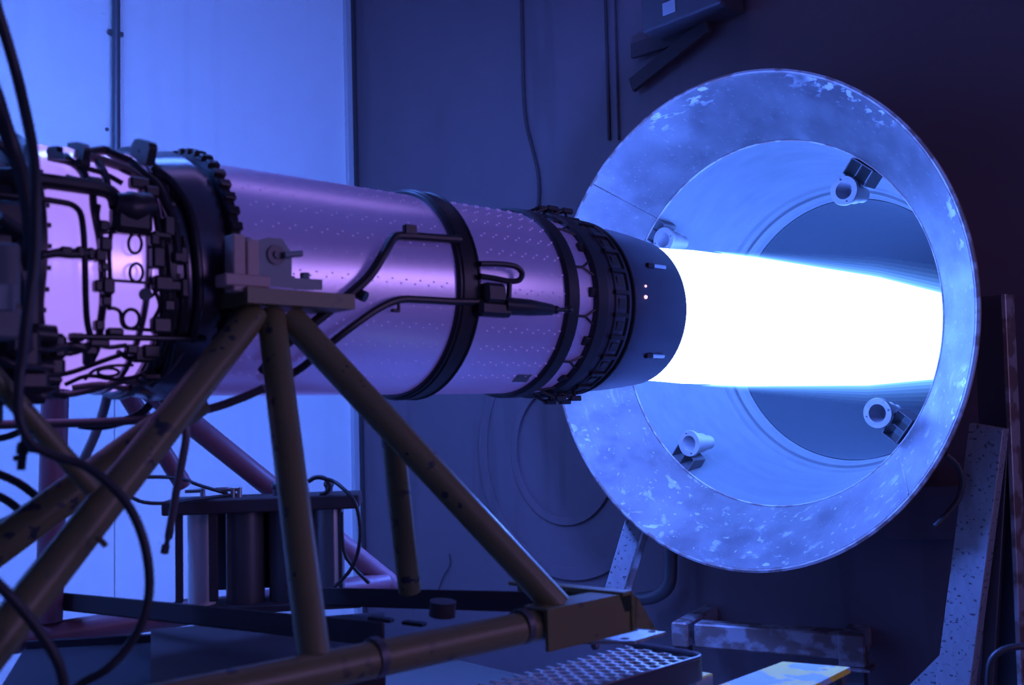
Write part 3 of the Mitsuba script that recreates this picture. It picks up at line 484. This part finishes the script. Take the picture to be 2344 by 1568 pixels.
for px, py in ((1345, 408), (2078, 1130)): bead('weld_seam', [cone_pt(px, py, t) for t in np.linspace(0, 1, 7)], .0035)
# four water cups with box brackets on the inner cone
for (px, py), X, s in (((1931, 436), 4.21, 1), ((1518, 549), 4.21, 1), ((1577, 1015), 4.21, -1), ((2008, 946), 4.21, -1)):
    q = on(0, px, py, X); a = np.arctan2(q[2] - ZA, YA - q[1]); r = np.hypot(q[2] - ZA, YA - q[1])
    cx, cy_ = YA - r * np.cos(a), ZA + r * np.sin(a)
    cup = obj('spray_cup', lathe([(X, .040), (X, .066), (X + .004, .068), (X + .02, .067), (X + .024, .056), (X + .10, .050), (X + .13, .040), (X + .17, .036), (X + .175, 0)], 40, center=(cx, cy_)), 'cup_paint', C)
    obj('bore', lathe([(X + .001, .041), (X + .035, .034), (X + .085, .028), (X + .09, .0)], 40, center=(cx, cy_)), 'cup_paint', cup)
    side = np.array([0, np.sin(a), np.cos(a)]); out = np.array([0, -np.cos(a), np.sin(a)]); ctr = np.array([X + .07, cx, cy_]) + out * .098
    w_, h_, t_ = .125, .078, .006
    tb = cat_([box(ctr + out * h_ / 2, (.10, w_, t_), ((1, 0, 0), side, out)), box(ctr - out * h_ / 2, (.10, w_, t_), ((1, 0, 0), side, out)), box(ctr + side * w_ / 2, (.10, t_, h_), ((1, 0, 0), side, out)), box(ctr - side * w_ / 2, (.10, t_, h_), ((1, 0, 0), side, out)), box(ctr, (.10, t_, h_), ((1, 0, 0), side, out))])
    obj('bracket', tb, 'bracket_paint', cup, False)
    for t in (-.6, .6): pp = np.array([X - .001, cx, cy_]) + side * .053 * np.sign(t) * .8 + out * .053 * .6 * np.sign(t); obj('bolt', bolt(pp, (-1, 0, 0), .004, .003), 'dark_steel', cup, False)

# ------------------------------------------------------------------ collector supports and ironwork on the right
Q = thing('collector_support', 'tall steel support with a leaning leg and gusset to the right of the collector mouth', 'support')
xq = 4.14
def qpt(px, py, x=xq): return on(0, px, py, x)
obj('leg', beam(qpt(2264, 975), qpt(2172, 1690), .135, .06, up=(1, 0, 0)), 'galvanized', Q, False, label='leaning leg, bright bare metal at its foot')
obj('leg', beam(qpt(2300, 985, xq + .08), qpt(2256, 1690, xq + .08), .05, .05, up=(1, 0, 0)), 'dark_steel', Q, False)
obj('post', beam(qpt(2268, 676, xq + .14), qpt(2306, 1690, xq + .14), .13, .02, up=(1, 0, 0)), 'dark_steel', Q, False)
obj('post_flange', beam(qpt(2306, 674, xq + .10), qpt(2350, 1690, xq + .10), .02, .09, up=(1, 0, 0)), 'rusty_steel', Q, False)
g3 = np.array([qpt(2182, 1468, xq + .02), qpt(2182, 1690, xq + .02), qpt(1960, 1690, xq + .02)])
obj('gusset', hull(np.vstack([g3, g3 + np.array([.012, 0, 0])])), 'galvanized', Q, False, label='triangular scratched gusset plate')
Q2 = thing('collector_prop', 'slanted steel prop under the lower left of the collector mouth, behind the yellow rail end', 'prop')
obj('bar', beam(at(1452, 1195, 5.2), at(1385, 1420, 5.2), .095, .02, up=Fw), 'galvanized', Q2, False)
obj('flange', beam(at(1478, 1215, 5.26), at(1415, 1420, 5.26), .03, .06, up=Fw), 'rusty_steel', Q2, False)
k = numbered('drain_pipe'); scene[k] = mikit.ply(tube([at(1535, 1120, 5.5), at(1535, 1235, 5.5), at(1535, 1300, 5.5), at(1530, 1340, 5.5), at(1500, 1365, 5.55), at(1460, 1372, 5.6)], .036, 16), 'dark_steel', 40); tag(k, 'dim round pipe bending below the collector behind the slanted prop', 'pipe')
Rb = thing('steel_beam_frame', 'rusty square-tube steel frame on the floor between the stand and the collector support', 'steel frame')
z9 = H - 1.0
b0, b1 = on(2, 1536, 1424, z9), on(2, 1975, 1454, z9); ub = unit(b1 - b0); vb = np.array([-ub[1], ub[0], 0]); Lb = np.linalg.norm(b1 - b0)
obj('cross_beam', beam(b0 + ub * .11 + vb * .07 - [0, 0, .06], b1 - ub * .09 + vb * .07 - [0, 0, .06], .12, .115, bevel=.008), 'rusty_steel', Rb, False)
obj('side_tube', beam(b0 + ub * .04 - [0, 0, .06], b0 + ub * .04 + vb * .75 - [0, 0, .06], .085, .12, bevel=.008), 'rusty_steel', Rb, False)
obj('post', box(b1 - ub * .055 + vb * .06 - [0, 0, .075], (.12, .12, .15), (ub, vb, (0, 0, 1)), .008), 'rusty_steel', Rb, False)
obj('side_tube', beam(b1 - ub * .055 + vb * .12 - [0, 0, .05], b1 - ub * .055 + vb * .8 - [0, 0, .05], .11, .10, bevel=.008), 'rusty_steel', Rb, False)
obj('foot', box(b1 - ub * .05 + vb * .05 - [0, 0, .155], (.16, .16, .012), (ub, vb, (0, 0, 1))), 'rusty_steel', Rb, False)
obj('post', box(b1 - ub * .05 + vb * .05 - [0, 0, .38], (.09, .09, .44), (ub, vb, (0, 0, 1))), 'dark_steel', Rb, False)
obj('post', box(b0 + ub * .04 + vb * .05 - [0, 0, .36], (.07, .07, .48), (ub, vb, (0, 0, 1))), 'dark_steel', Rb, False)
z8 = H - .80; yp = [on(2, 1792, 1514, z8), on(2, 1946, 1527, z8), on(2, 1800, 1600, z8), on(2, 1560, 1600, z8)]
Yp = thing('floor_plate', 'yellow painted steel plate worn to blue-grey at the bottom edge of the picture', 'plate')
obj('top', plate(yp, .018, (0, 0, 1)), 'yellow_plate_paint', Yp, False)
for q in yp: obj('leg', rod(np.r_[q[:2], 0] * [1, 1, 1] + (np.mean(yp, 0) - q) * [.15, .15, 0], np.r_[q[:2], z8 - .02] + (np.mean(yp, 0) - q) * [.15, .15, 0], .018), 'dark_steel', Yp)
Kb = numbered('yellow_block'); scene[Kb] = mikit.ply(box(at(1588, 1574, 3.2), (.09, .09, .085), None, .004), 'yellow_plate_paint', False); tag(Kb, 'small worn yellow block below the corner of the mesh step', 'block')

# ------------------------------------------------------------------ mesh step
M = thing('mesh_step', 'dark tray step with bright expanded-metal mesh along the foot of the yellow rail', 'step')
zm = H - .70; mx0, mx1, my0, my1 = 1.0, 2.45, 1.85, 2.15
def rim_path(z, off=0.0):
    r_ = .05; P = [(mx0 - off, my0 - off), (mx1 - r_, my0 - off)]
    P += [(mx1 - r_ + (r_ + off) * np.sin(t), my0 + r_ - (r_ + off) * np.cos(t)) for t in np.linspace(0, np.pi / 2, 8)][1:]
    P += [(mx1 + off, my1)]; return [np.array([x, y, z]) for x, y in P]
wall = []
pt = rim_path(zm); pi_ = rim_path(zm, -.008)
for a, b, c, e in zip(pt[:-1], pt[1:], pi_[:-1], pi_[1:]): wall.append(hull([q + np.array([0, 0, dz]) for q in (a, b, c, e) for dz in (-.055, .009)]))
obj('rim', cat_(wall), 'tray_rim', M, False); obj('rim_bead', tube([q + [0, 0, .010] for q in rim_path(zm, -.004)], .0055, 10, straight=True), 'dark_shiny', M)
strands = []; SW, LW = .043, .075
for i_ in range(int((mx1 - mx0 - .03) / (SW / 2))):
    y = np.arange(my0 + .012, my1, LW / 4); ph = np.arange(len(y)) % 4
    x = mx0 + .02 + i_ * SW / 2 + np.array([-1, -1, 1, 1])[ph] * (1 if i_ % 2 else -1) * (SW / 4 - .001)
    y = y + np.array([-.25, .25, -.25, .25])[ph] * LW / 4 * 1.2
    P = np.c_[x, y, np.full(len(y), zm)]; keep = ~((x > mx1 - .05) & (np.hypot(x - (mx1 - .05), y - (my0 + .05)) > .046) & (y < my0 + .05)); P = P[keep]
    if len(P) < 2: continue
    q0, q1 = P - [.0046, 0, 0], P + [.0046, 0, 0]; V = np.empty((4 * len(P), 3)); V[0::4], V[1::4], V[2::4], V[3::4] = q0, q1, q1 - [0, 0, .004], q0 - [0, 0, .004]
    f = []; i = np.arange(len(P) - 1) * 4
    for a in range(4):
        b = (a + 1) % 4; f.append(np.c_[i + a, i + b, i + b + 4]); f.append(np.c_[i + a, i + b + 4, i + a + 4])
    strands.append(trimesh.Trimesh(V, np.vstack(f), process=False))
obj('expanded_mesh', cat_(strands), 'mesh_metal', M, False, kind='stuff', label='bright diamond mesh')
obj('support_leg', rod(np.array([2.38, 1.92, 0]), np.array([2.38, 1.92, zm - .05]), .02), 'tray_rim', M); obj('support_leg', rod(np.array([1.15, 1.92, 0]), np.array([1.15, 1.92, zm - .05]), .02), 'tray_rim', M)
k = numbered('loose_bolt'); q = on(2, 1362, 1478, zm + .012); scene[k] = mikit.ply(cat_([trimesh.creation.icosphere(2, .014).apply_translation(q), rod(q, q + [.02, .01, 0], .007)]), 'dark_steel', True); tag(k, 'small dark round fitting lying on the mesh step', 'fitting')

# ------------------------------------------------------------------ things on the walls
k = thing('wall_conduit', 'dark vertical conduit on the seam of the white wall panels', 'conduit')
xc = on(1, 268, 170, YF - .05)[0]
obj('pipe', tube([(xc, YF - .035, H + .3), (xc, YF - .035, ZC)], .026, 18, straight=True), 'dark_steel', k)
q = on(1, 254, 74, YF - .02); obj('clip', cat_([box(q + [.03, 0, 0], (.10, .03, .03))]), 'dark_steel', k, False)
obj('knob', rod(on(1, 245, 296, YF - .012), on(1, 245, 296, YF + .004), .012), 'dark_steel', wf)
def wall_tube(pts, r, label, mat='tank_frame', name='wall_cable', off=.012):
    k = numbered(name); scene[k] = mikit.ply(tube([on(0, a, b, XW - off) for a, b in pts], r, 8), mat, 40); return tag(k, label, 'conduit' if 'conduit' in name else 'cable', 'straight conduits on the dark wall' if 'conduit' in name else None)
wall_tube([(1193, -60), (1196, 100), (1199, 220), (1205, 285), (1220, 345), (1231, 395), (1234, 440), (1230, 500)], .011, 'dim cable hanging on the dark end wall and bending above the engine')
wall_tube([(1384, -60), (1389, 120), (1394, 320)], .010, 'left one of two straight dim conduits on the dark wall above the collector', name='end_wall_conduit'); wall_tube([(1407, -60), (1411, 120), (1416, 320)], .007, 'right one of two straight dim conduits on the dark wall above the collector', name='end_wall_conduit')
wall_tube([(1028, 1268), (1031, 1290), (1015, 1320), (1004, 1352), (1000, 1380)], .004, 'loose thin wire dangling on the end wall above the dark cross angle')
k = thing('wall_bracket', 'dim forked bracket on the dark end wall above the collector', 'bracket')
xb = XW - .05
obj('strut', beam(on(0, 1447, 118, xb), on(0, 1622, 62, xb), .03, .085, up=(0, 0, 1)), 'tank_frame', k, False); obj('strut', beam(on(0, 1447, 196, xb), on(0, 1622, 56, xb - .02), .03, .085, up=(0, 0, 1)), 'tank_frame', k, False)
k = thing('wall_unit', 'dark box with a pale label at the top edge above the collector', 'box')
obj('body', box(on(0, 1582, 5, XW - .12), (.22, .52, .24), None, .01), 'dark_steel', k, False); q = on(0, 1531, 17, XW - .235); obj('label', box(q, (.006, .085, .07)), 'pale_label', k, False)
k = thing('round_hatch', 'dim round hatch on the dark end wall behind the collector mouth, left of it', 'hatch')
hc = on(0, 1292, 1032, XW)
for nm, ro, ri, x in (('outer_ring', .78, .70, .02), ('cover', .70, 0, .012), ('inner_ring', .45, .40, .03)):
    g = Point(0, 0).buffer(ro, 48); g = g.difference(Point(0, 0).buffer(ri, 48)) if ri else g
    obj(nm, prism(g, hc - [x + .001, 0, 0], (0, 1, 0), (0, 0, 1), x), 'dark_wall_paint', k, False)
k = numbered('wall_beam'); scene[k] = mikit.ply(beam(on(0, 2030, 1172, XW - .06), on(0, 2300, 1172, XW - .06), .10, .23), 'dark_wall_paint', False); tag(k, 'dim horizontal beam on the wall to the lower right of the collector', 'beam')
hose([(2165, 1040, 4.05), (2190, 1062, 4.05), (2203, 1100, 4.05), (2195, 1140, 4.05), (2170, 1175, 4.05), (2140, 1205, 4.05)], .012, 'dim black hose curving beside the lower right of the collector', **cab)
hose([(2262, 1700, 3.6), (2263, 1560, 3.6), (2270, 1510, 3.6), (2295, 1488, 3.6), (2330, 1480, 3.6), (2380, 1480, 3.6)], .012, 'dim black hose bending in the bottom right corner', **cab)
